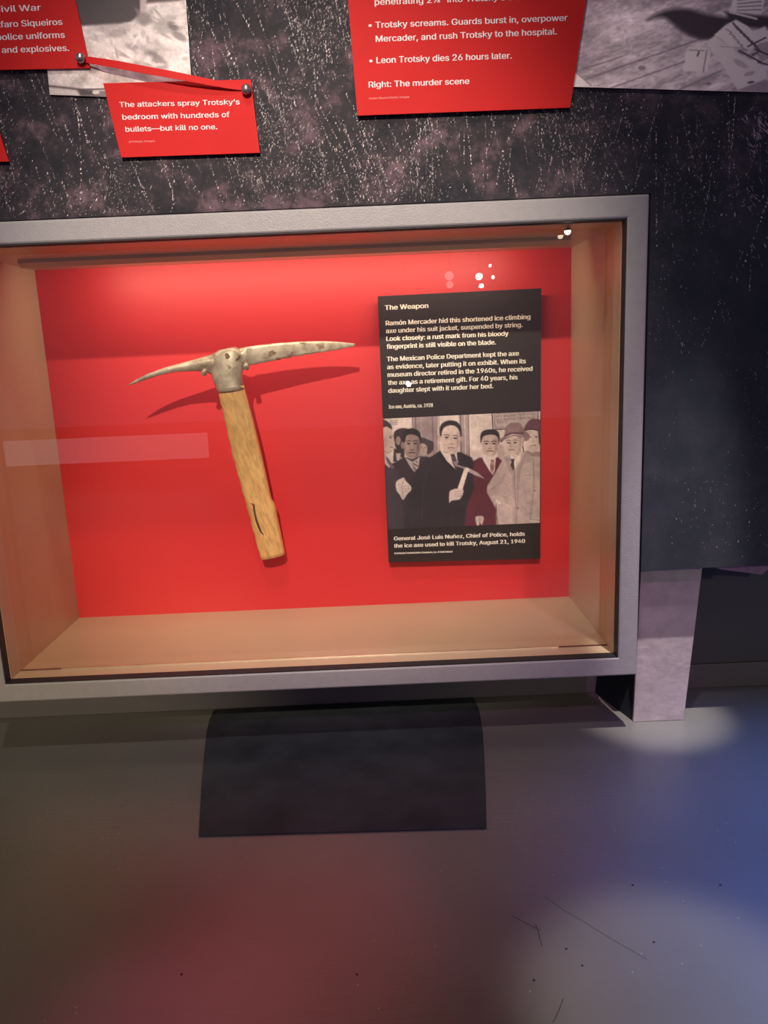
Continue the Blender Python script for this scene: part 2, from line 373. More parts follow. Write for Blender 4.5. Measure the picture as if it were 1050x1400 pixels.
# ------------------------------------------------------------------ the ice axe
def sdy(t): return -.062 - .022*(1-t)             # spike end stands further off the panel than the pick end
def ax_y(px): return -.088 + .026*min(1, max(0, (px-178)/307))
axe = tag(empty('ice_axe'), 'old ice axe with aged steel head and short sawn off wooden handle', 'ice axe')
cl = lambda a, xs, ys: float(np.interp(a, xs, ys))
top = [(174.6, 526.2), (186, 519), (198.9, 512.2), (224.8, 502.6), (257.1, 493.7), (289.5, 484.6), (310, 479.8), (331.6, 475.4), (350, 472.6), (370.5, 469.9), (395, 468), (419, 466.8), (440, 466.5), (455, 466.9), (470, 468), (484.8, 469.6)]
bot = [(174.6, 527.2), (186, 523.8), (198.9, 519.4), (218.3, 513.3), (241, 508.5), (266.9, 507.5), (281, 508), (295, 515), (310, 514), (336.5, 502.8), (341.3, 499.4), (370.5, 493.7), (402.9, 487.4), (430, 483.0), (451.4, 480.0), (485.4, 473.5)]
th = [(174, .0006), (190, .0026), (220, .0046), (260, .0055), (290, .0080), (310, .0100), (330, .0085), (345, .0042), (400, .0034), (460, .0030), (486, .0022)]
tx, ty = zip(*top); bx_, by_ = zip(*bot); hx, hh = zip(*th)
bm = bmesh.new(); rings = []
for x in np.linspace(174.6, 485, 120):
    a, b = cl(x, tx, ty), cl(x, bx_, by_); y = ax_y(x); h = cl(x, hx, hh)
    if x > 336: b += .55*math.sin(x*2.0)*(1 if 380 < x < 450 else .15)       # worn teeth under the pick
    Pt, Pb = U(x, a, yp=y), U(x, b, yp=y); c = (Pt+Pb)/2; r = (Pt-Pb)/2
    ring = []
    for k in range(12):
        an = k*math.pi/6 + math.pi/12
        ca_, sa = math.cos(an), math.sin(an)
        sq = lambda v, p: math.copysign(abs(v)**p, v)
        p_ = .28 if x > 335 else .8
        ring.append(c + r*sq(ca_, p_)*1.02 + Vector((0, h*sq(sa, p_), 0)))
    rings.append(ring)
loft(bm, rings)
# socket that narrows to the handle
soc = [(476.5, 300, 322, .0095), (482, 291, 331, .0110), (490, 289, 332.5, .0125), (500, 288.5, 333, .0130), (508, 289, 332, .0132), (515, 290.8, 330.8, .0134), (522, 293.6, 331.2, .0136), (529, 296.2, 332.6, .0138), (534, 298, 334, .0139)]
rings = []
for (yy, xl, xr, d) in soc:
    y = ax_y(312); tl = 2.2
    Pl, Pr = U(xl-.3, yy+tl, yp=y), U(xr+.3, yy-tl, yp=y); c = (Pl+Pr)/2; r = (Pr-Pl)/2
    ring = []
    for k in range(28):
        an = k*2*math.pi/28; p_ = .82
        ring.append(c + r*math.copysign(abs(math.cos(an))**p_, math.cos(an)) + Vector((0, d*math.copysign(abs(math.sin(an))**p_, math.sin(an)), 0)))
    rings.append(ring)
loft(bm, rings)
head = obj('head', bm, M_steel, axe, True); head['label'] = 'forged steel head with curved spike, socket and flat pick'
for (x, y, dx) in ((280.0, 508.0, -.5), (336.5, 500.0, .5)):     # stub lugs under the head
    bm = bmesh.new(); c = U(x, y, yp=ax_y(312)-.009)
    d = Vector((dx*.25, -.9, -.45)).normalized(); q = d.to_track_quat('Z', 'Y').to_matrix().to_4x4()
    bmesh.ops.create_cone(bm, cap_ends=True, segments=18, radius1=.0032, radius2=.0034, depth=.014, matrix=Matrix.Translation(c-d*.002) @ q)
    bmesh.ops.create_uvsphere(bm, u_segments=16, v_segments=8, radius=.0040, matrix=Matrix.Translation(c+d*.0045) @ q @ Matrix.Diagonal((1, 1, .45, 1)))
    obj('lug', bm, M_steel, axe, True)
# rust marks on the blade
def blob(bm, px, py, rx, ry, ang, yp, seed, dep=.0004):
    r = random.Random(seed); pts = []
    for k in range(14):
        a = k*2*math.pi/14; q = 1+r.uniform(-.3, .3)
        u, v = rx*q*math.cos(a), ry*q*math.sin(a)
        pts.append(U(px+u*math.cos(ang)-v*math.sin(ang), py+u*math.sin(ang)+v*math.cos(ang), yp=yp))
    prism(bm, pts, dep)
yb = ax_y(370)-.0040; ys = ax_y(312)
for a_ in ((370, 483.5, 7.5, 3.4, -.5, yb, 1), (354, 475.5, 4, 1, .2, yb+.0004, 2), (351, 490.5, 1.5, 3.2, .5, yb+.0004, 3), (383, 489.5, 4, 1, -.2, yb, 4),
           (413, 469.2, 4, .8, 0, ax_y(413)-.0036, 6), (310.5, 486.5, 3.2, 3.4, 0, ys-.0134, 5, .003), (325, 489, 4.5, .9, -.9, ys-.0125, 15, .003)):
    bm = bmesh.new(); blob(bm, *a_); obj('rust_mark', bm, M_rust, axe)
# handle
lft = [(298, 531), (298.8, 537), (308, 577), (317.6, 620.5), (327, 654), (336.7, 689), (347, 728), (356.9, 764)]
rgt = [(333.6, 527), (334.2, 531), (343, 563), (351.9, 597.6), (362, 641), (371.6, 684.5), (375.6, 688), (389.8, 757)]
rings = []; N_ = 46
sL = np.linspace(0, 1, len(lft))
hx_l = [p[0] for p in lft]; hy_l = [p[1] for p in lft]
hy_r = [p[1] for p in rgt]; hx_r = [p[0] for p in rgt]
bm = bmesh.new()
yH = ax_y(312)
for i in range(N_+1):
    yl = 531 + (764-531)*i/N_; yr = 527 + (757-527)*i/N_
    xl = cl(yl, hy_l, hx_l); xr = cl(yr, hy_r, hx_r)
    xl += .35*math.sin(i*1.3)+.25*math.sin(i*2.9)
    yy = yH + .055*i/N_
    Pl, Pr = U(xl, yl, yp=yy), U(xr, yr, yp=yy); c = (Pl+Pr)/2; r = (Pr-Pl)/2
    ring = []
    for k in range(32):
        an = k*2*math.pi/32; p_ = .72
        ring.append(c + r*math.copysign(abs(math.cos(an))**p_, math.cos(an)) + Vector((0, .0118*math.copysign(abs(math.sin(an))**p_, math.sin(an)), 0)))
    rings.append(ring)
loft(bm, rings); obj('handle', bm, M_wood, axe, True)
bm = bmesh.new()
cr = [(343.6, 688.5, 2.6), (346.5, 690, 2.8), (348, 700, 2.4), (350.5, 712, 2.8), (354, 721, 3.2), (357, 728, 2.4), (360.5, 731.5, 1)]
yq = yH-.0119
yq = lambda y: yH + .055*(y-531)/233 - .0120
prism(bm, [U(x-w_/2, y, yp=yq(y)) for x, y, w_ in cr] + [U(x+w_/2, y-.3, yp=yq(y)) for x, y, w_ in cr[::-1]], .003)
obj('split', bm, M_crack, axe)['label'] = 'dark split in the wood'
for (x, y, yH_) in ((312, 515, yH), (345, 650, yH+.028)):                       # mounting pegs hidden behind the axe
    c = U(x, y, yp=yH_); bm = bmesh.new()
    bmesh.ops.create_cone(bm, cap_ends=True, segments=12, radius1=.0025, radius2=.0025, depth=abs(yH_)-.008, matrix=Matrix.Translation((c.x, (yH_+.008)/2, c.z)) @ Matrix.Rotation(math.pi/2, 4, 'X'))
    obj('mounting_peg', bm, M_chan, axe)
rebase(axe, (.295, yH, .10))

# ------------------------------------------------------------------ writing
FONT = None
try:
    FONT = bpy.data.fonts.load(os.path.join(bpy.utils.system_resource('DATAFILES'), 'fonts', 'Inter.woff2'))
except Exception as e: print('font fallback', e)
dg = bpy.context.evaluated_depsgraph_get
def text(s, p0, p1, cap, yp, m, parent, off=0.0, bold=0.0, name='lettering', th=.00008, slant=0.0):
    """one line of print on the plane y=yp from baseline point p0 to p1 (photo points), cap height in photo points"""
    c = bpy.data.curves.new(name, 'FONT'); c.body = s
    if FONT: c.font = FONT
    c.size = 1; c.resolution_u = 3
    t = bpy.data.objects.new(name, c); COL.objects.link(t)
    d = dg(); d.update(); me = bpy.data.meshes.new_from_object(t.evaluated_get(d)); bpy.data.objects.remove(t)
    co_ = np.empty(len(me.vertices)*3); me.vertices.foreach_get('co', co_); co_ = co_.reshape(-1, 3)
    x0, x1 = co_[:, 0].min(), co_[:, 0].max()
    P0, P1 = U(*p0, yp=yp), U(*p1, yp=yp); ex = P1-P0; L_ = ex.length; ex.normalize(); ez = Vector((-ex.z, 0, ex.x))
    hpx = (U(p0[0], p0[1]-cap, yp=yp)-P0).length
    sx = L_/(x1-x0); sz = hpx/.727
    out = [P0 + ex*((v[0]-x0)*sx + v[1]*sz*slant) + ez*(v[1]*sz) for v in co_]
    me.vertices.foreach_set('co', np.array([list(o) for o in out]).ravel()); me.update()
    me.materials.clear()
    if off > .001:       # heavier weight: the same glyphs laid again a hair to the side
        bm = bmesh.new(); dx = ex*(hpx*(.05 if off < .01 else .085))
        bm.from_mesh(me); n = len(bm.verts); bm.verts.ensure_lookup_table()
        for v in bm.verts: v.co -= dx*.5
        me.transform(Matrix.Translation(dx*.5+Vector((0, -.00006, 0)))); bm.from_mesh(me); bm.to_mesh(me); bm.free()
    return link(name, me, m, parent)

# ------------------------------------------------------------------ painter for the printed photographs
class Paint:
    def __init__(s, X, Y, base):
        s.X, s.Y = X, Y; s.c = np.ones(X.shape+(3,))*np.array(base, float); s.rng = np.random.default_rng(3)
    def mix(s, a, col): a = np.clip(a, 0, 1)[..., None]; s.c = s.c*(1-a) + np.array(col, float)*a
    def poly(s, pts, col, soft=2., smooth=False, op=1.):
        P = np.array(pts, float)
        if smooth:
            n = len(P); Q = []
            for i in range(n):
                p0, p1, p2, p3 = P[i-1], P[i], P[(i+1) % n], P[(i+2) % n]
                for t in (0, .25, .5, .75):
                    Q.append(.5*((2*p1)+(-p0+p2)*t+(2*p0-5*p1+4*p2-p3)*t*t+(-p0+3*p1-3*p2+p3)*t**3))
            P = np.array(Q)
        x0, y0 = P.min(0)-3*soft; x1, y1 = P.max(0)+3*soft
        m = (s.X > x0) & (s.X < x1) & (s.Y > y0) & (s.Y < y1)
        X, Y = s.X[m], s.Y[m]
        if X.size == 0: return
        d = np.full(X.shape, 1e9); ins = np.zeros(X.shape, bool)
        for i in range(len(P)):
            a, b = P[i], P[(i+1) % len(P)]; e = b-a; l2 = e@e+1e-9
            t = np.clip(((X-a[0])*e[0]+(Y-a[1])*e[1])/l2, 0, 1)
            d = np.minimum(d, np.hypot(X-a[0]-t*e[0], Y-a[1]-t*e[1]))
            c = ((a[1] > Y) != (b[1] > Y)); ins ^= c & (X < (b[0]-a[0])*(Y-a[1])/(b[1]-a[1]+1e-12)+a[0])
        sd = np.where(ins, d, -d); al = np.clip(.5+sd/soft*.5, 0, 1)*op
        s.c[m] = s.c[m]*(1-al[:, None]) + np.array(col, float)*al[:, None]
    def ell(s, cx, cy, rx, ry, col, soft=.12, ang=0, op=1.):
        c, q = math.cos(ang), math.sin(ang); u = ((s.X-cx)*c+(s.Y-cy)*q)/rx; v = (-(s.X-cx)*q+(s.Y-cy)*c)/ry
        s.mix(((1-np.hypot(u, v))/soft+.5).clip(0, 1)*op, col)
    def line(s, pts, w_, col, op=1.):
        P = np.array(pts, float); d = np.full(s.X.shape, 1e9)
        for a, b in zip(P, P[1:]):
            e = b-a; t = np.clip(((s.X-a[0])*e[0]+(s.Y-a[1])*e[1])/(e@e+1e-9), 0, 1)
            d = np.minimum(d, np.hypot(s.X-a[0]-t*e[0], s.Y-a[1]-t*e[1]))
        s.mix((w_/2-d+.7).clip(0, 1.4)/1.4*op, col)
    def noise(s, fx, fy, amp, ang=0, seed=0, mask=None):
        r = np.random.default_rng(seed); g = r.random((64, 64)); c, q = math.cos(ang), math.sin(ang)
        u = ((s.X*c+s.Y*q)*fx) % 63; v = ((-s.X*q+s.Y*c)*fy) % 63
        i, j = u.astype(int), v.astype(int); fu, fv = u-i, v-j; fu = fu*fu*(3-2*fu); fv = fv*fv*(3-2*fv)
        val = (g[i, j]*(1-fu)+g[i+1 if False else (i+1) % 64, j]*fu)*(1-fv)+(g[i, (j+1) % 64]*(1-fu)+g[(i+1) % 64, (j+1) % 64]*fu)*fv
        a = (val-.5)*2*amp
        if mask is not None: a = a*mask
        s.c = np.clip(s.c*(1+a[..., None]), 0, 255)
        return val
def lin(c):
    c = np.clip(c/255, 0, 1); return np.where(c <= .04045, c/12.92, ((c+.055)/1.055)**2.4)
def print_mesh(name, corners, yp, nx, ny, zc, painter, parent, gain=1.0, th=None):
    """grid on plane y=yp between four photo points (TL,TR,BR,BL); zc = the same corners in sketch units"""
    u, v = np.meshgrid(np.linspace(0, 1, nx), np.linspace(0, 1, ny))
    TL, TR, BR, BL = [np.array(U(*c, yp=yp)) for c in corners]
    def bil(a, b, c, d): return (a*(1-u)[..., None]+b*u[..., None])*(1-v)[..., None]+(d*(1-u)[..., None]+c*u[..., None])*v[..., None]
    Pw = bil(TL, TR, BR, BL); Z = bil(*[np.array(z, float) for z in zc])
    colr = painter(Z[..., 0], Z[..., 1]); colr = lin(colr)*gain
    me = bpy.data.meshes.new(name); idx = np.arange(nx*ny).reshape(ny, nx)
    q = np.stack([idx[:-1, :-1], idx[1:, :-1], idx[1:, 1:], idx[:-1, 1:]], -1).reshape(-1, 4)
    me.vertices.add(nx*ny); me.vertices.foreach_set('co', Pw.reshape(-1, 3).astype(np.float32).ravel())
    me.loops.add(q.size); me.loops.foreach_set('vertex_index', q.ravel().astype(np.int32))
    me.polygons.add(len(q)); me.polygons.foreach_set('loop_start', np.arange(0, q.size, 4, dtype=np.int32))
    me.update(calc_edges=True); me.validate()
    ca = me.color_attributes.new('col', 'FLOAT_COLOR', 'POINT')
    ca.data.foreach_set('color', np.c_[colr.reshape(-1, 3), np.ones(nx*ny)].astype(np.float32).ravel())
    return link(name, me, M_print, parent)

# ------------------------------------------------------------------ information placard in the case
YL = -.020
pl = tag(empty('information_placard'), 'dark brown placard with white text and a group photograph inside the case', 'placard')
obj('board', prism(bmesh.new(), [U(516.3, 405, yp=YL), U(740, 394, yp=YL), U(738.8, 764, yp=YL), U(531.3, 769, yp=YL)], .004), M_placard, pl)
bm = bmesh.new()
box(bm, (.50, YL+.004, .12), (.63, 0, .38)); obj('spacer', bm, M_black, pl)
yt = YL-.00012
for s, a, b, c, o in [
    ('The Weapon', (526.5, 423.8), (585.4, 420.9), 9.3, .022),
    ('Ramón Mercader hid this shortened ice climbing', (527.7, 444.9), (724.9, 436), 8.9, .022),
    ('axe under his suit jacket, suspended by string.', (528, 455.5), (714.2, 446.9), 8.9, .022),
    ('Look closely: a rust mark from his bloody', (528.5, 466.2), (695, 458.8), 8.9, .022),
    ('fingerprint is still visible on the blade.', (529, 477), (677.8, 470.8), 8.9, .022),
    ('The Mexican Police Department kept the axe', (529.2, 494), (709.3, 486), 8.9, .022),
    ('as evidence, later putting it on exhibit. When its', (529.7, 504.8), (718.7, 496.6), 8.9, .022),
    ('museum director retired in the 1960s, he received', (530.2, 515.4), (727.8, 506.9), 8.9, .022),
    ('the axe as a retirement gift. For 40 years, his', (530.7, 526.3), (707.5, 518.6), 8.9, .022),
    ('daughter slept with it under her bed.', (531.2, 537.2), (674.1, 530.6), 8.9, .022),
    ('Ice axe, Austria, ca. 1928', (531.6, 558.6), (591.8, 556.2), 7.0, .03),
    ('General José Luis Nuñez, Chief of Police, holds', (538.8, 738.9), (717.3, 732.3), 7.4, .02),
    ('the ice axe used to kill Trotsky, August 21, 1940', (539.0, 748.8), (717.6, 742.2), 7.4, .02),
    ('Confidential Communications Consultants, Inc. (H Keith Melton)', (539.3, 757.6), (618.6, 755.2), 3.4, .02)]:
    text(s, a, b, c, yt, M_cream_print, pl, o)

def men(X, Y):
    p = Paint(X, Y, (222, 204, 196)); D = (58, 44, 50); D2 = (48, 38, 44)
    p.mix(((X-560)/500).clip(0, .35), (205, 188, 180))
    p.poly([(232, 40), (395, 40), (400, 330), (240, 330)], (158, 138, 140)); p.line([(250, 40), (262, 320)], 10, (120, 102, 108)); p.line([(285, 40), (292, 300)], 4, (190, 170, 168))
    p.line([(352, 40), (362, 300)], 6, (118, 100, 106)); p.line([(388, 40), (392, 300)], 8, (205, 186, 180)); p.line([(232, 85), (236, 200)], 4, (105, 90, 95))
    p.poly([(512, 40), (572, 40), (580, 330), (520, 330)], (170, 150, 148)); p.line([(522, 40), (530, 330)], 5, (110, 94, 98)); p.line([(546, 40), (554, 330)], 6, (205, 188, 180)); p.line([(568, 40), (576, 330)], 4, (120, 102, 106))
    p.poly([(100, 105), (145, 103), (146, 133), (101, 135)], (190, 172, 168)); p.line([(100, 105), (145, 103), (146, 133), (101, 135), (100, 105)], 2, (140, 122, 122)); p.line([(108, 120), (138, 119)], 2, (130, 115, 118))
    # poster
    p.poly([(712, 55), (992, 40), (992, 150), (716, 160)], (182, 164, 160)); p.line([(712, 55), (716, 160), (800, 156)], 6, (82, 66, 72)); p.line([(986, 45), (986, 120)], 5, (90, 75, 80))
    p.line([(728, 70), (730, 148), (790, 146)], 3, (120, 104, 108))
    rr = np.random.default_rng(5)
    for (yy, xa, xb, sl) in ((82, 738, 775, -.06), (80, 783, 862, -.06), (72, 872, 968, -.05), (103, 740, 752, -.06), (101, 762, 850, -.06), (93, 868, 966, -.05), (118, 745, 800, -.05), (62, 745, 960, -.05)):
        x = xa
        while x < xb:
            l = rr.uniform(5, 9); y = yy + (x-xa)*sl
            p.line([(x, y-6), (x, y+6)], 2.4, (105, 88, 94)); p.line([(x, y-5+rr.integers(0, 2)*10), (x+l*.6, y-5+rr.integers(0, 2)*9)], 2.2, (105, 88, 94)); x += l+3
    # men at the back
    p.poly([(122, 195), (132, 168), (165, 153), (205, 155), (215, 180), (190, 215), (185, 330), (150, 300), (130, 250)], D, 4, True)
    p.ell(150, 225, 14, 26, (150, 128, 124)); p.poly([(125, 270), (160, 285), (165, 350), (120, 350)], (60, 46, 52), 4); p.poly([(135, 300), (165, 300), (160, 345), (142, 345)], (190, 172, 168), 4)
    p.ell(303, 272, 26, 42, (178, 156, 150)); p.poly([(278, 232), (290, 205), (330, 220), (358, 232), (362, 262), (350, 292), (322, 305), (325, 268), (310, 245), (285, 240)], (74, 58, 64), 3, True)
    p.ell(290, 265, 5, 3, (80, 62, 66)); p.ell(312, 266, 5, 3, (80, 62, 66)); p.line([(296, 292), (310, 292)], 3, (110, 84, 84)); p.line([(300, 268), (299, 282)], 3, (140, 118, 114))
    p.poly([(275, 318), (325, 320), (350, 330), (345, 400), (285, 400)], D, 4)
    # man at the right edge
    p.poly([(900, 300), (912, 285), (1005, 290), (1005, 340), (930, 330)], (160, 138, 136), 3)
    p.ell(955, 215, 44, 80, (205, 184, 176)); p.poly([(905, 165), (912, 135), (935, 105), (965, 96), (1005, 108), (1005, 170), (950, 158)], (104, 66, 78), 3, True)
    p.line([(905, 163), (950, 157), (1005, 168)], 7, (66, 48, 56)); p.ell(938, 205, 8, 4, (92, 74, 78)); p.ell(976, 202, 8, 4, (92, 74, 78)); p.line([(957, 205), (952, 232), (962, 234)], 3, (160, 136, 130)); p.line([(940, 256), (972, 252)], 4, (130, 96, 96))
    p.poly([(985, 170), (1005, 170), (1005, 260), (992, 240)], (80, 62, 66), 4)
    # second man from the left
    p.poly([(150, 345), (185, 322), (230, 330), (285, 320), (330, 332), (390, 330), (400, 790), (60, 790), (70, 380)], D, 4)
    p.poly([(190, 325), (235, 350), (280, 322), (270, 400), (258, 425), (225, 385)], (186, 168, 164), 3)
    p.poly([(238, 345), (262, 345), (272, 372), (262, 420), (240, 390)], (128, 108, 114), 3); p.line([(245, 350), (266, 366)], 5, (215, 200, 195)); p.line([(246, 374), (268, 392)], 5, (215, 200, 195))
    p.ell(176, 252, 10, 22, (140, 118, 114)); p.ell(231, 250, 47, 84, (158, 134, 128), .18)
    p.poly([(178, 235), (180, 190), (200, 160), (240, 153), (275, 172), (286, 205), (284, 245), (270, 205), (235, 188), (200, 196), (190, 232)], (40, 32, 38), 3, True)
    p.poly([(262, 215), (280, 235), (274, 300), (255, 325), (262, 280)], (112, 90, 90), 8, True, .8)
    for x in (212, 252): p.ell(x, 242, 11, 4.5, (52, 40, 44)); p.line([(x-14, 229), (x, 224), (x+13, 228)], 4.5, (52, 40, 44))
    p.line([(233, 240), (229, 272)], 5, (186, 160, 152)); p.line([(222, 277), (233, 282), (244, 276)], 4, (84, 64, 66)); p.line([(214, 297), (233, 294), (250, 297)], 6, (78, 54, 56)); p.ell(206, 265, 10, 14, (182, 156, 148), .8, 0, .7)
    p.line([(215, 318), (250, 318)], 5, (120, 98, 96), .6)
    # first man, in profile
    p.poly([(50, 330), (75, 325), (110, 360), (150, 440), (170, 520), (190, 790), (50, 790)], (66, 54, 62), 4)
    p.poly([(50, 300), (78, 305), (110, 375), (95, 385), (50, 345)], (200, 182, 178), 3); p.poly([(72, 315), (92, 330), (128, 388), (110, 392), (85, 355)], (110, 92, 100), 3)
    p.poly([(50, 130), (90, 140), (112, 165), (118, 200), (131, 240), (120, 250), (122, 265), (118, 285), (95, 300), (50, 298)], (196, 172, 164), 3, True)
    p.poly([(50, 100), (85, 112), (108, 135), (112, 158), (80, 142), (50, 148)], (60, 46, 52), 3, True)
    p.line([(98, 198), (116, 196)], 4, (60, 46, 50)); p.ell(104, 208, 8, 3.5, (60, 46, 50)); p.line([(100, 264), (121, 262)], 3.5, (104, 74, 74)); p.ell(70, 240, 16, 34, (168, 142, 136), .8, .2, .7); p.line([(60, 282), (92, 296)], 4, (120, 96, 94), .7)
    # central man
    p.poly([(320, 335), (355, 315), (400, 285), (470, 300), (520, 292), (590, 325), (622, 400), (640, 520), (600, 640), (560, 790), (190, 790), (205, 560), (240, 420)], D2, 4)
    p.poly([(402, 268), (430, 295), (470, 300), (500, 285), (505, 345), (492, 395), (440, 345), (405, 292)], (224, 206, 200), 3)
    p.poly([(462, 305), (486, 303), (500, 340), (506, 398), (492, 396), (474, 352)], (74, 58, 66), 3); p.line([(468, 320), (490, 332)], 4, (130, 112, 118)); p.line([(478, 348), (502, 362)], 4, (130, 112, 118))
    p.poly([(396, 285), (440, 348), (494, 402), (478, 402), (430, 368), (400, 320)], (38, 30, 36), 3)
    p.ell(400, 205, 11, 26, (196, 172, 164)); p.ell(522, 208, 9, 24, (184, 160, 152))
    p.poly([(403, 205), (404, 165), (418, 140), (460, 128), (500, 142), (520, 170), (522, 215), (512, 262), (485, 295), (462, 302), (435, 290), (412, 252)], (212, 190, 181), 3, True)
    p.poly([(400, 190), (399, 150), (415, 122), (455, 106), (500, 114), (525, 145), (530, 195), (520, 200), (514, 165), (492, 140), (455, 135), (425, 148), (412, 172), (408, 200)], (46, 36, 42), 3, True)
    p.poly([(500, 180), (520, 185), (514, 260), (486, 294), (498, 250)], (168, 144, 138), 10, True, .75)
    for x, y in ((440, 206), (492, 210)): p.ell(x, y, 12, 5, (66, 50, 54)); p.line([(x-16, y-13), (x, y-17), (x+14, y-12)], 4.5, (84, 66, 68)); p.line([(x-10, y+9), (x+10, y+9)], 2.5, (160, 136, 130))
    p.line([(470, 208), (468, 238)], 3.5, (170, 146, 138)); p.line([(456, 243), (470, 248), (482, 242)], 4, (128, 100, 98)); p.line([(446, 268), (466, 265), (488, 269)], 5, (120, 84, 84)); p.line([(455, 280), (480, 280)], 3, (176, 150, 143))
    p.line([(328, 380), (300, 520), (290, 700)], 4, (66, 54, 62)); p.line([(440, 400), (430, 500)], 4, (34, 28, 34)); p.line([(445, 640), (452, 760)], 4, (34, 28, 34))
    # fourth man in reddish dark suit
    p.poly([(600, 345), (640, 325), (700, 340), (750, 322), (780, 350), (740, 420), (700, 500), (735, 600), (740, 790), (540, 790), (560, 620), (600, 520)], (96, 40, 52), 4)
    p.poly([(752, 245), (782, 262), (785, 320), (770, 340), (742, 310)], (190, 168, 162), 4, True)
    p.poly([(650, 308), (680, 330), (735, 315), (728, 400), (716, 430), (690, 395), (660, 345)], (226, 208, 202), 3)
    p.poly([(704, 338), (722, 338), (726, 380), (714, 422), (700, 398)], (150, 108, 112), 3); p.line([(704, 352), (722, 366)], 4, (215, 195, 190)); p.line([(702, 380), (722, 396)], 4, (90, 60, 66))
    p.ell(699, 243, 50, 76, (196, 172, 163), .14)
    p.poly([(645, 240), (642, 195), (658, 168), (705, 158), (745, 170), (758, 205), (752, 245), (744, 205), (720, 190), (680, 192), (656, 205)], (44, 34, 40), 3, True)
    p.poly([(725, 215), (748, 225), (742, 280), (722, 310), (730, 260)], (150, 126, 120), 8, True, .75)
    for x in (678, 722): p.ell(x, 243, 11, 4.5, (52, 40, 44)); p.line([(x-15, 232), (x, 227), (x+14, 231)], 5, (54, 42, 46))
    p.line([(700, 240), (698, 264)], 4, (164, 140, 132)); p.line([(688, 269), (699, 273), (711, 268)], 4, (110, 84, 84)); p.line([(682, 287), (699, 284), (717, 288)], 5.5, (112, 76, 78))
    p.poly([(612, 690), (625, 680), (655, 680), (662, 700), (650, 735), (640, 720), (632, 738), (620, 735)], (206, 186, 178), 3, True); p.line([(635, 690), (636, 722)], 2, (130, 106, 104)); p.line([(645, 690), (648, 715)], 2, (130, 106, 104))
    # fifth man: light suit, grey hat
    p.poly([(790, 318), (820, 305), (860, 330), (900, 290), (950, 318), (1005, 322), (1005, 735), (745, 735), (738, 640), (680, 535), (682, 500), (735, 410), (770, 345)], (190, 170, 165), 4)
    p.poly([(820, 305), (850, 330), (890, 296), (880, 345), (850, 395), (832, 380)], (226, 210, 202), 3)
    p.poly([(822, 335), (846, 332), (842, 352), (846, 395), (832, 404), (820, 372), (828, 352)], (62, 46, 52), 3)
    p.poly([(788, 320), (818, 330), (822, 372), (848, 410), (845, 600), (850, 720), (852, 720), (856, 600), (862, 415), (905, 300), (918, 300), (880, 420), (866, 610), (862, 735), (838, 735), (836, 560), (832, 430), (798, 380)], (158, 138, 136), 5, False, .65)
    p.line([(846, 400), (850, 560), (856, 735)], 3, (128, 108, 108)); p.line([(960, 330), (962, 500), (940, 700)], 5, (156, 136, 134)); p.line([(790, 420), (760, 480), (700, 520)], 4, (156, 136, 134)); p.line([(735, 610), (745, 735)], 5, (90, 72, 76))
    p.line([(912, 432), (955, 428)], 3, (130, 112, 112)); p.ell(866, 632, 5, 5, (110, 92, 94)); p.ell(966, 525, 5, 5, (120, 100, 102)); p.line([(740, 585), (757, 600)], 12, (224, 208, 202))
    p.poly([(748, 545), (790, 548), (830, 560), (845, 590), (842, 625), (800, 618), (760, 590), (745, 570)], (200, 178, 170), 3, True)
    for k in range(4): p.line([(775+k*5, 558+k*12), (838, 585+k*12)], 2.5, (140, 116, 112))
    p.poly([(935, 700), (1005, 690), (1005, 722), (940, 722)], (206, 188, 180), 3); p.line([(935, 700), (1005, 706)], 3, (120, 100, 100))
    p.ell(893, 235, 12, 26, (186, 162, 154))
    p.poly([(792, 215), (800, 190), (885, 185), (893, 230), (884, 280), (862, 308), (828, 312), (802, 290), (790, 250)], (208, 186, 176), 3, True)
    p.poly([(868, 200), (892, 215), (884, 280), (862, 306), (872, 260)], (166, 142, 135), 9, True, .7)
    p.poly([(755, 215), (775, 205), (786, 190), (792, 148), (815, 124), (850, 118), (882, 125), (902, 160), (935, 190), (930, 220), (905, 226), (895, 200), (840, 186), (795, 206), (770, 236), (757, 228)], (138, 112, 114), 3, True)
    p.line([(788, 195), (830, 180), (895, 180)], 9, (84, 62, 68)); p.line([(765, 228), (800, 208), (845, 192), (890, 205)], 4, (70, 54, 58))
    for x, y in ((812, 238), (850, 236)): p.ell(x, y, 11, 4, (62, 48, 52)); p.line([(x-14, y-13), (x, y-16), (x+12, y-12)], 4, (96, 78, 78))
    p.line([(826, 236), (818, 258), (828, 264)], 3.5, (156, 132, 124)); p.line([(812, 280), (826, 277), (844, 280)], 4.5, (124, 86, 86)); p.line([(895, 260), (902, 292)], 6, (60, 46, 50))
    # the axe in his hand
    p.poly([(545, 392), (572, 396), (535, 520), (505, 512)], (226, 210, 200), 2.5); p.line([(572, 398), (535, 520)], 3, (120, 98, 98))
    p.poly([(480, 350), (510, 345), (512, 352), (500, 366), (548, 382), (556, 398), (520, 384), (490, 374)], (150, 130, 134), 2.5); p.poly([(548, 380), (582, 392), (625, 415), (668, 452), (620, 436), (575, 414), (552, 402)], (176, 156, 158), 2.5); p.ell(562, 398, 14, 12, (226, 210, 202))
    p.poly([(455, 545), (462, 525), (495, 512), (535, 515), (540, 535), (530, 560), (515, 578), (470, 585), (456, 598)], (214, 194, 186), 3, True)
    for k in range(3): p.line([(492, 528+k*14), (530, 530+k*13)], 2.5, (140, 116, 114))
    p.poly([(136, 480), (150, 460), (185, 445), (195, 465), (225, 495), (228, 520), (205, 545), (180, 580), (160, 550), (140, 520)], (214, 196, 188), 3, True)
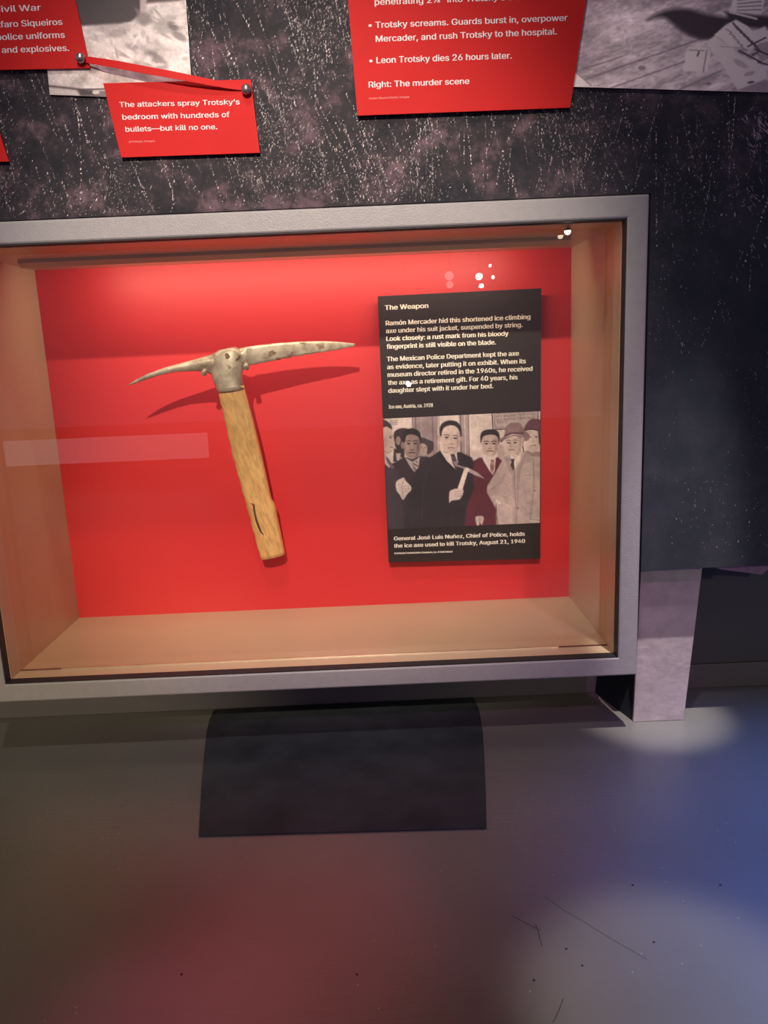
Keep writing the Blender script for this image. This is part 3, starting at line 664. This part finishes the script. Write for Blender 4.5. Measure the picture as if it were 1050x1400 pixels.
    p.line([(180, 500), (215, 495)], 2.5, (140, 118, 116)); p.line([(178, 515), (220, 512)], 2.5, (140, 118, 116)); p.line([(176, 528), (212, 530)], 2.5, (140, 118, 116)); p.line([(188, 450), (172, 500), (180, 560)], 2.5, (120, 100, 100)); p.line([(150, 470), (185, 575)], 2, (160, 140, 136))
    for sc in (.03, .08): p.noise(sc, sc, .05, 0, int(sc*100))
    p.noise(.012, .012, .07, 0, 8)
    return p.c
ph = print_mesh('photograph', [(523.2, 572.6), (738.6, 562.2), (738.0, 714.8), (530.4, 723.6)], YL-.0001, 330, 235, [(57, 97), (1000, 52), (997, 722), (90, 760)], men, pl, 1.0)
ph['label'] = 'black and white photograph of men in suits and hats around one holding an ice axe'
rebase(pl, (.566, -.010, .068))

# ------------------------------------------------------------------ cards, photographs and ribbon on the mural
def card(name, pts, lift, th, m, label, cat, lines, group=None):
    e = tag(empty(name), label, cat, group); y = YP-lift-th
    obj('sheet', prism(bmesh.new(), [U(*p, yp=y) for p in pts], th), m, e)
    if lift > .0005:
        c = sum((U(*p, yp=y) for p in pts), Vector())/len(pts); bm = bmesh.new()
        box(bm, (c.x-.03, YP-lift, c.z-.012), (c.x+.03, YP, c.z+.012)); obj('standoff', bm, M_black, e)
    for s, a, b, c, mm, o in lines: text(s, a, b, c, y-.00012, mm, e, o)
    c = sum((U(*p, yp=y+th) for p in pts), Vector())/len(pts); rebase(e, c); return e
Wm, Pm = M_white_print, M_pink_print
def bed(X, Y):      # bedding photograph, photo pixels
    p = Paint(X, Y, (186, 174, 172))
    p.noise(.05, .10, .14, .4, 1); p.noise(.3, .3, .07, 0, 2); p.noise(.03, .07, .14, -.35, 4)
    p.poly([(80, -80), (192, -80), (192, 18), (175, 30), (150, 31), (110, 34), (80, 40)], (62, 52, 56), 2); p.poly([(190, -80), (196, -80), (199, 12), (192, 20)], (170, 155, 152), 1.2); p.poly([(196, -80), (300, -80), (300, -10), (240, 0), (200, 3)], (84, 70, 72), 2)
    for (a, b, rx, ry, an, c) in ((160, 44, 16, 6, -.2, (150, 136, 136)), (180, 62, 10, 4, .2, (144, 132, 132)), (236, 34, 8, 5, .6, (96, 84, 86)), (245, 48, 12, 5, .5, (112, 100, 102)), (210, 76, 14, 6, .6, (104, 94, 96)), (196, 24, 10, 8, .4, (120, 108, 108)), (222, 14, 14, 7, -.4, (206, 196, 192)),
                               (150, 60, 22, 8, -.1, (206, 194, 190)), (226, 56, 12, 5, .7, (212, 200, 196)), (220, 86, 10, 8, .8, (128, 116, 118)), (200, 40, 12, 5, -.7, (210, 198, 194)), (248, 22, 6, 12, .2, (206, 196, 192)), (182, 44, 6, 8, .8, (208, 198, 194))):
        p.ell(a, b, rx, ry, c, .7, an, .8)
    q = np.random.default_rng(9)
    for k in range(90):
        x, y = q.uniform(125, 262), q.uniform(-5, 105)
        if y < 34-(x-110)*.25+(12 if x < 190 else 0): continue
        d = q.random() < .5; p.ell(x, y, q.uniform(3, 11), q.uniform(1.2, 4), (142, 130, 130) if d else (214, 204, 200), .9, q.normal(.45, .5), q.uniform(.3, .75))
    p.poly([(60, 115), (120, 122), (145, 124), (280, 130), (280, 180), (60, 180)], (104, 92, 94), 2); p.line([(64, 117), (110, 122), (150, 121)], 2, (70, 58, 60)); p.poly([(66, 119), (104, 123), (110, 131), (68, 130)], (170, 158, 156), 1.5); p.poly([(107, 122), (130, 124), (134, 130), (110, 130)], (54, 44, 48), 1.5); p.ell(131, 126, 5, 3, (180, 168, 166))
    p.noise(.9, .9, .06, 0, 5)
    return p.c
e = tag(empty('bed_photograph'), 'black and white photograph of rumpled white bedding behind the pinned red ribbon', 'photograph')
cn = [(50, -60), (250, -60), (263.5, 137), (68, 129.5)]
y = YP-.0025; obj('sheet', prism(bmesh.new(), [U(*p, yp=y) for p in cn], .0025), M_black, e)
print_mesh('printed_image', cn, y-.0001, 210, 190, [(50, -60), (250, -60), (263.5, 137), (68, 129.5)], bed, e, 1.5); rebase(e, U(160, 40, yp=YP))

def murder(X, Y):    # floor strewn with papers
    p = Paint(X, Y, (176, 160, 158))
    p.mix(((Y-0)/130).clip(0, 1)*.5, (196, 182, 176)); p.mix(((-X+840)/90).clip(0, .55), (120, 104, 108)); p.mix(((20-Y)/60).clip(0, .6), (110, 95, 100))
    p.noise(.05, .13, .14, -.35, 1); p.noise(.16, .4, .12, -.35, 2); p.noise(.02, .05, .12, -.3, 3)
    for a, b in (((800, 108), (990, 40)), ((830, 122), (960, 74)), ((925, 124), (985, 96)), ((785, 98), (850, 76))): p.line([a, b], 2.2, (112, 96, 98), .7)
    p.poly([(925, 118), (975, 100), (985, 108), (955, 122)], (120, 104, 104), 5, False, .6); p.poly([(1000, 120), (1045, 108), (1060, 112), (1060, 130), (1000, 124)], (140, 124, 126), 3)
    p.poly([(884, 26), (905, 14), (935, 10), (965, 18), (1000, 22), (1060, 26), (1060, 36), (1000, 38), (985, 50), (955, 50), (925, 34), (905, 22)], (52, 42, 46), 4, True); p.ell(955, 36, 30, 14, (54, 44, 48), .5, .2, .9); p.poly([(990, 14), (1060, 22), (1120, 20), (1120, 40), (1000, 30)], (56, 46, 48), 3)
    P = (206, 194, 184)
    p.poly([(940, 62), (968, 64), (971, 68), (966, 98), (933, 96)], P, 1.2); p.line([(966, 67), (961, 97)], 2, (140, 126, 124)); p.line([(942, 67), (962, 68)], 1.5, (120, 106, 106)); p.line([(955, 70), (953, 75)], 3, (110, 96, 98))
    p.poly([(1002, -4), (1048, -12), (1040, 18), (997, 14)], P, 1.2)
    for k in range(4): p.line([(1008, -1+k*4.5), (1040, -5+k*5.5)], 1.8, (128, 114, 112))
    p.line([(998, 15), (1034, 24)], 3, (190, 176, 168))
    p.poly([(965, 56), (978, 46), (985, 54), (1010, 72), (1045, 92), (1048, 106), (1008, 123), (990, 92), (975, 72)], (200, 188, 178), 1.5); p.poly([(976, 46), (992, 32), (1006, 25), (1022, 34), (1040, 54), (1026, 66), (1000, 62)], P, 1.2)
    p.poly([(1020, 46), (1046, 34), (1050, 48), (1044, 56), (1030, 56)], P, 1.2); p.poly([(1030, 62), (1062, 50), (1070, 70), (1040, 84)], (150, 136, 134), 1.5)
    for k in range(7): p.line([(1002+k*5, 30+k*5), (1008+k*5, 38+k*5)], 3, (96, 80, 84))
    for k in range(5): p.line([(992+k*5, 38+k*6), (1000+k*5, 43+k*6)], 1.8, (140, 126, 124))
    for a, b in (((1010, 68), (1040, 84)), ((1032, 66), (1060, 78)), ((1036, 84), (1052, 88)), ((1022, 62), (1046, 50)), ((1028, 74), (1036, 70))): p.line([a, b], 2.4, (74, 62, 66))
    p.ell(1012, 86, 12, 4, (168, 154, 148), .6, .5); p.ell(1024, 100, 8, 3, (160, 146, 140), .6, -.3); p.ell(1026, 112, 5, 1.6, (80, 66, 68), .6, -.2); p.ell(877, 92, 5, 3, (130, 114, 114), .5); p.line([(985, 62), (1012, 64)], 1.2, (150, 136, 132)); p.ell(968, 114, 4, 1.5, (110, 96, 98), .5)
    p.poly([(770, 88), (786, 97), (810, 118), (770, 122)], (206, 192, 186), 1.5); p.line([(786, 97), (808, 117)], 1.3, (120, 104, 106))
    p.noise(.8, .8, .06, 0, 6)
    return p.c
e = tag(empty('floor_scene_photograph'), 'black and white photograph of papers strewn on a stained floor, at top right', 'photograph')
cn = [(765, -70), (1180, -70), (1180, 130), (765, 118.2)]
y = YP-.0025; obj('sheet', prism(bmesh.new(), [U(*p, yp=y) for p in cn], .0025), M_black, e)
print_mesh('printed_image', cn, y-.0001, 430, 200, cn, murder, e, 2.1); rebase(e, U(960, 40, yp=YP))

card('red_text_card', [(-230, -70), (88, -70), (123, 93), (-230, 100)], .0035, .002, M_red_card, 'red card at top left with text ending in the word explosives', 'text card', [
    ('Spanish Civil War', (-72, 19.7), (56, 14.2), 11.8, Wm, .004), ('Alfaro Siqueiros', (-11, 38.0), (85.4, 33.8), 11.8, Wm, .004),
    ('police uniforms', (-4, 55.0), (88.6, 51.6), 11.8, Wm, .004), ('and explosives.', (3, 72.4), (94.4, 69.5), 11.8, Wm, .004)], 'red text cards on the mural')
card('red_text_card', [(141, 113.8), (342.8, 108.6), (355.2, 208.8), (165.8, 215.2)], .0035, .002, M_red_card, 'small red card with text about the attackers, directly above the display case', 'text card', [
    ('The attackers spray Trotsky’s', (163.5, 146.5), (327.5, 142.6), 10, Wm, .004), ('bedroom with hundreds of', (167.7, 163.6), (313.9, 159.9), 10, Wm, .004),
    ('bullets—but kill no one.', (171.8, 180.2), (297, 176.6), 10, Wm, .004), ('AFP/Getty Images', (176, 195.3), (211.7, 193.8), 3.6, Pm, .0)], 'red text cards on the mural')
card('red_text_card', [(470, -70), (812, -70), (779.6, 147), (488.8, 158)], .0045, .002, M_red_card, 'large red card with bulleted text, overlapping the floor photograph', 'text card', [
    ('penetrating 2¾” into Trotsky’s brain.', (512.6, 6.9), (727, -1.0), 12, Wm, .004),
    ('•', (504, 38.4), (508.4, 38.2), 12, Wm, .0), ('Trotsky screams. Guards burst in, overpower', (513.5, 38.2), (775.6, 28.2), 12, Wm, .004),
    ('Mercader, and rush Trotsky to the hospital.', (514, 57.2), (761, 47.0), 12, Wm, .004),
    ('•', (505, 86.8), (509.4, 86.6), 12, Wm, .0), ('Leon Trotsky dies 26 hours later.', (515, 86.5), (699.4, 80), 12, Wm, .004),
    ('Right: The murder scene', (504.4, 119.8), (641.5, 114.6), 11.6, Wm, .004), ('Hulton Deutsch/Getty Images', (505, 135.8), (559.9, 133.6), 3.8, Pm, 0)], 'red text cards on the mural')
card('red_text_card', [(-180, 172), (-6, 166), (12, 220.6), (-170, 226)], .0035, .002, M_red_card, 'red card cut off by the left edge, only its corner in view', 'text card', [], 'red text cards on the mural')

# ribbon stretched between the pins
bm = bmesh.new(); pts = [(107, 78.5, 6), (121, 81.8, 9), (140, 84.8, 10), (165, 89, 10.5), (195, 94.8, 10.5), (230, 101, 10), (260, 107, 9.5), (290, 113, 8.5), (315, 118, 7), (337, 121.5, 5)]
ra, rb = [], []
for i, (x, y, w_) in enumerate(pts):
    t = i/(len(pts)-1); yy = YP-.0062-.007*math.sin(math.pi*t)
    ra.append(U(x, y-w_/2, yp=yy+.0006)); rb.append(U(x, y+w_/2, yp=yy))
th_ = Vector((0, .0007, 0))
vr = [[bm.verts.new(a), bm.verts.new(b), bm.verts.new(b+th_), bm.verts.new(a+th_)] for a, b in zip(ra, rb)]
for a, b in zip(vr, vr[1:]):
    for k in range(4): bm.faces.new([a[k], a[(k+1) % 4], b[(k+1) % 4], b[k]])
bm.faces.new(vr[0]); bm.faces.new(vr[-1])
tag(obj('ribbon', bm, M_red_card), 'narrow red ribbon stretched between two round pins', 'ribbon')
for (x, y, lab) in ((109.5, 79, 'round metal pin at the left end of the ribbon'), (336.5, 122, 'round metal pin at the right end of the ribbon')):
    c = U(x, y, yp=YP-.010); e = tag(empty('push_pin'), lab, 'pin', 'pins holding the ribbon')
    bm = bmesh.new(); bmesh.ops.create_uvsphere(bm, u_segments=20, v_segments=12, radius=.0050, matrix=Matrix.Translation(c) @ Matrix.Diagonal((1, .8, 1, 1))); obj('pin_head', bm, M_pin, e, True)
    bm = bmesh.new(); bmesh.ops.create_cone(bm, cap_ends=True, segments=12, radius1=.0018, radius2=.0018, depth=.008, matrix=Matrix.Translation((c.x, c.y+.006, c.z)) @ Matrix.Rotation(math.pi/2, 4, 'X')); obj('shank', bm, M_pin, e)
    rebase(e, (c.x, YP, c.z))

# ------------------------------------------------------------------ below the mural
YQ = -.199
a, b, c, d = U(876.5, 776, yp=YQ), U(961, 772, yp=YQ), U(935, 984, yp=YQ), U(865.8, 988.5, yp=YQ)
c.z = ZF; d.z = ZF
e = tag(empty('tapered_post'), 'short tapered post with pale rough front and side coloured dark as shade, right of the display case', 'post')
obj('front_face', prism(bmesh.new(), [a, b, c, d], .004, bev=.0008), M_post, e)
yk = YW-.0050; f2 = [Vector((v.x, v.y+.0042, v.z)) for v in (a, b, c, d)]; g2 = [Vector((.7485, yk, a.z)), Vector((b.x-.004, yk, b.z)), Vector((c.x-.004, yk, c.z)), Vector((.7290, yk, d.z))]
bm = bmesh.new(); fv = [bm.verts.new(v) for v in f2]; gv = [bm.verts.new(v) for v in g2]; bm.faces.new(fv); bm.faces.new(gv[::-1])
for k in range(4): bm.faces.new([fv[k], gv[k], gv[(k+1) % 4], fv[(k+1) % 4]])
obj('body', bm, M_black, e)['label'] = 'sides of the post with their shade painted dark'  # shade of the sides is put into the black colour
rebase(e, ((c.x+d.x)/2, -.155, ZF))
o = obj('plum_paper', prism(bmesh.new(), [U(x, y, yp=YP+.026) for x, y in ((972, 764), (980, 777), (987, 778.6), (1042, 785.6), (1049, 779.2), (1100, 782), (1110, 760))], .001), M_plum)
tag(o, 'plum coloured paper corner poking out under the mural edge', 'paper')
# shadow on the floor, laid as a thin dark sheet
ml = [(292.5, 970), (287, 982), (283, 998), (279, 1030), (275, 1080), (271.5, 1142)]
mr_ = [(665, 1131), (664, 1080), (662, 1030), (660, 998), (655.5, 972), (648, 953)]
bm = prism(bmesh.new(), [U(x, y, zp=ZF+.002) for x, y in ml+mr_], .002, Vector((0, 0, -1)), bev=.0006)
tag(obj('floor_dark', bm, M_shadow), 'thin black sheet standing in for a shadow on the floor below the display case', 'painted shadow')

# ------------------------------------------------------------------ lamp fittings behind the viewer
M_housing = mat('black_lamp_housing', (.02, .02, .02, 1), .5)
LAB = ['black ceiling spotlight aimed at the ice axe', 'black ceiling spotlight aimed at the pale post', 'black ceiling spotlight nearest the wall on the right', 'black ceiling spotlight above the red cards', 'black ceiling spotlight at the left aimed at the skirting', 'black narrow ceiling spotlight over the bright floor pool'] #'black ceiling spotlight aimed at the ice axe', 'black ceiling spotlight aimed at the pale post', 'black ceiling spotlight nearest the wall on the right', 'black ceiling spotlight above the red cards']
for (loc, tgt, *_), lab in zip(LAMPS, LAB):
    e = tag(empty('ceiling_spotlight'), lab, 'lamp', 'ceiling spotlights'); L0 = Vector(loc); d = (Vector(tgt)-L0).normalized(); q = d.to_track_quat('Z', 'Y').to_matrix().to_4x4()
    bm = bmesh.new(); rr = []
    for (u, r) in ((-.20, .035), (-.20, .045), (-.06, .045), (-.05, .040), (-.19, .033)):
        rr.append([L0 + d*u + q.to_3x3() @ Vector((r*math.cos(k*math.pi/12), r*math.sin(k*math.pi/12), 0)) for k in range(24)])
    loft(bm, rr, False); bm.faces.new([v for v in bm.verts][:24]); obj('housing', bm, M_housing, e, True)
    bm = bmesh.new(); c = L0-d*.2; bmesh.ops.create_cone(bm, cap_ends=True, segments=12, radius1=.008, radius2=.008, depth=2.25-c.z, matrix=Matrix.Translation((c.x, c.y, (2.25+c.z)/2))); obj('stem', bm, M_housing, e)
    rebase(e, (c.x, c.y, 2.25))

# bulbs on a bar and an added glowing box behind the viewer (seen as faint reflections in the glass)
def emis(name, col, st):
    m = bpy.data.materials.new(name); m.use_nodes = True; b = m.node_tree.nodes['Principled BSDF']
    b.inputs['Emission Color'].default_value = col; b.inputs['Emission Strength'].default_value = st; return m
def mirror(px, py, yv): p = U(px, py, yp=yv); return Vector((p.x, 2*GY-p.y, p.z))
M_bulb = emis('lit_bulb', (1, .97, .92, 1), 45); M_dim = emis('dim_bulb', (1, .9, .9, 1), 3); M_lit_box = emis('lit_box_front', (1, .93, .97, 1), .8)
for (px, py, r, m, lab) in ((655, 378, .017, M_bulb, 'bright round bulb hanging on a thin rod behind the viewer'), (658, 391, .013, M_bulb, 'bright round bulb hanging slightly lower behind the viewer'),
                       (670, 363, .007, M_bulb, 'small bright bulb hanging highest behind the viewer'), (674, 379, .008, M_bulb, 'small bright bulb hanging at the far side behind the viewer'),
                       (614, 377, .022, M_dim, 'dim round bulb hanging behind the viewer'), (615, 389, .020, M_dim, 'dim round bulb hanging lower behind the viewer'), (558.5, 525, .014, M_bulb, 'bright bulb hanging lowest behind the viewer')):
    c = mirror(px, py, 2.9 + (.25 if py in (391, 389) else 0)); e = tag(empty('hanging_bulb'), lab, 'lamp', 'bulbs behind the viewer')
    bm = bmesh.new(); bmesh.ops.create_uvsphere(bm, u_segments=16, v_segments=10, radius=r, matrix=Matrix.Translation(c)); obj('bulb', bm, m, e, True)
    bm = bmesh.new(); h = 2.25-c.z-r; bmesh.ops.create_cone(bm, cap_ends=True, segments=8, radius1=.002, radius2=.002, depth=h, matrix=Matrix.Translation((c.x, c.y, 2.25-h/2))); obj('rod', bm, M_housing, e)
    rebase(e, (c.x, c.y, 2.25))
a, b = mirror(281, 592.5, 1.9), mirror(-330, 640, 1.9)
z0 = (mirror(281, 626, 1.9)).z
e = tag(empty('reflection_box'), 'low glowing box added behind the viewer for its reflection in the glass', 'reflected box')
obj('lit_front', box(bmesh.new(), (b.x, a.y-.03, z0), (a.x, a.y, a.z)), M_lit_box, e)
obj('box_body', box(bmesh.new(), (b.x, a.y-.60, z0), (a.x, a.y-.03, a.z-.002)), M_housing, e)
if z0 > ZF: obj('box_base', box(bmesh.new(), (b.x+.03, a.y-.55, ZF), (a.x-.03, a.y-.08, z0)), M_housing, e)
rebase(e, ((a.x+b.x)/2, a.y-.3, ZF))

# scuffs and scratches worn into the floor
M_scuff = mat('floor_scratch', (.085, .080, .074, 1), .6)
fl = bpy.data.objects['floor']; r = random.Random(11)
for pts in ([(745, 1226), (770, 1244), (800, 1262), (835, 1283), (885, 1312)], [(732, 1263), (737, 1276), (741, 1294)], [(770, 1365), (764, 1380), (757, 1398)], [(700, 1252), (720, 1262), (738, 1272)]):
    bm = bmesh.new(); w_ = .9 if len(pts) > 3 else 1.3
    P_ = [U(x+r.uniform(-1, 1), y, zp=ZF+.0001) for x, y in pts]
    for a, b in zip(P_, P_[1:]):
        d = (b-a).normalized(); q = Vector((-d.y, d.x, 0))*.0004*w_
        vs = [bm.verts.new(v) for v in (a-q, b-q, b+q, a+q)]; bm.faces.new(vs)
    obj('scratch', bm, M_scuff, fl)
M_chip = mat('floor_grit', (.03, .028, .026, 1), .7)
for (x, y) in ((894, 1288), (774, 1297), (730, 1340), (865, 1210), (985, 1210), (796, 1320), (488, 1332), (248, 1332)):
    bm = bmesh.new(); bmesh.ops.create_icosphere(bm, subdivisions=1, radius=.0011, matrix=Matrix.Translation(U(x, y, zp=ZF+.0004)) @ Matrix.Diagonal((1, 1, .5, 1))); obj('chip', bm, M_chip, fl)
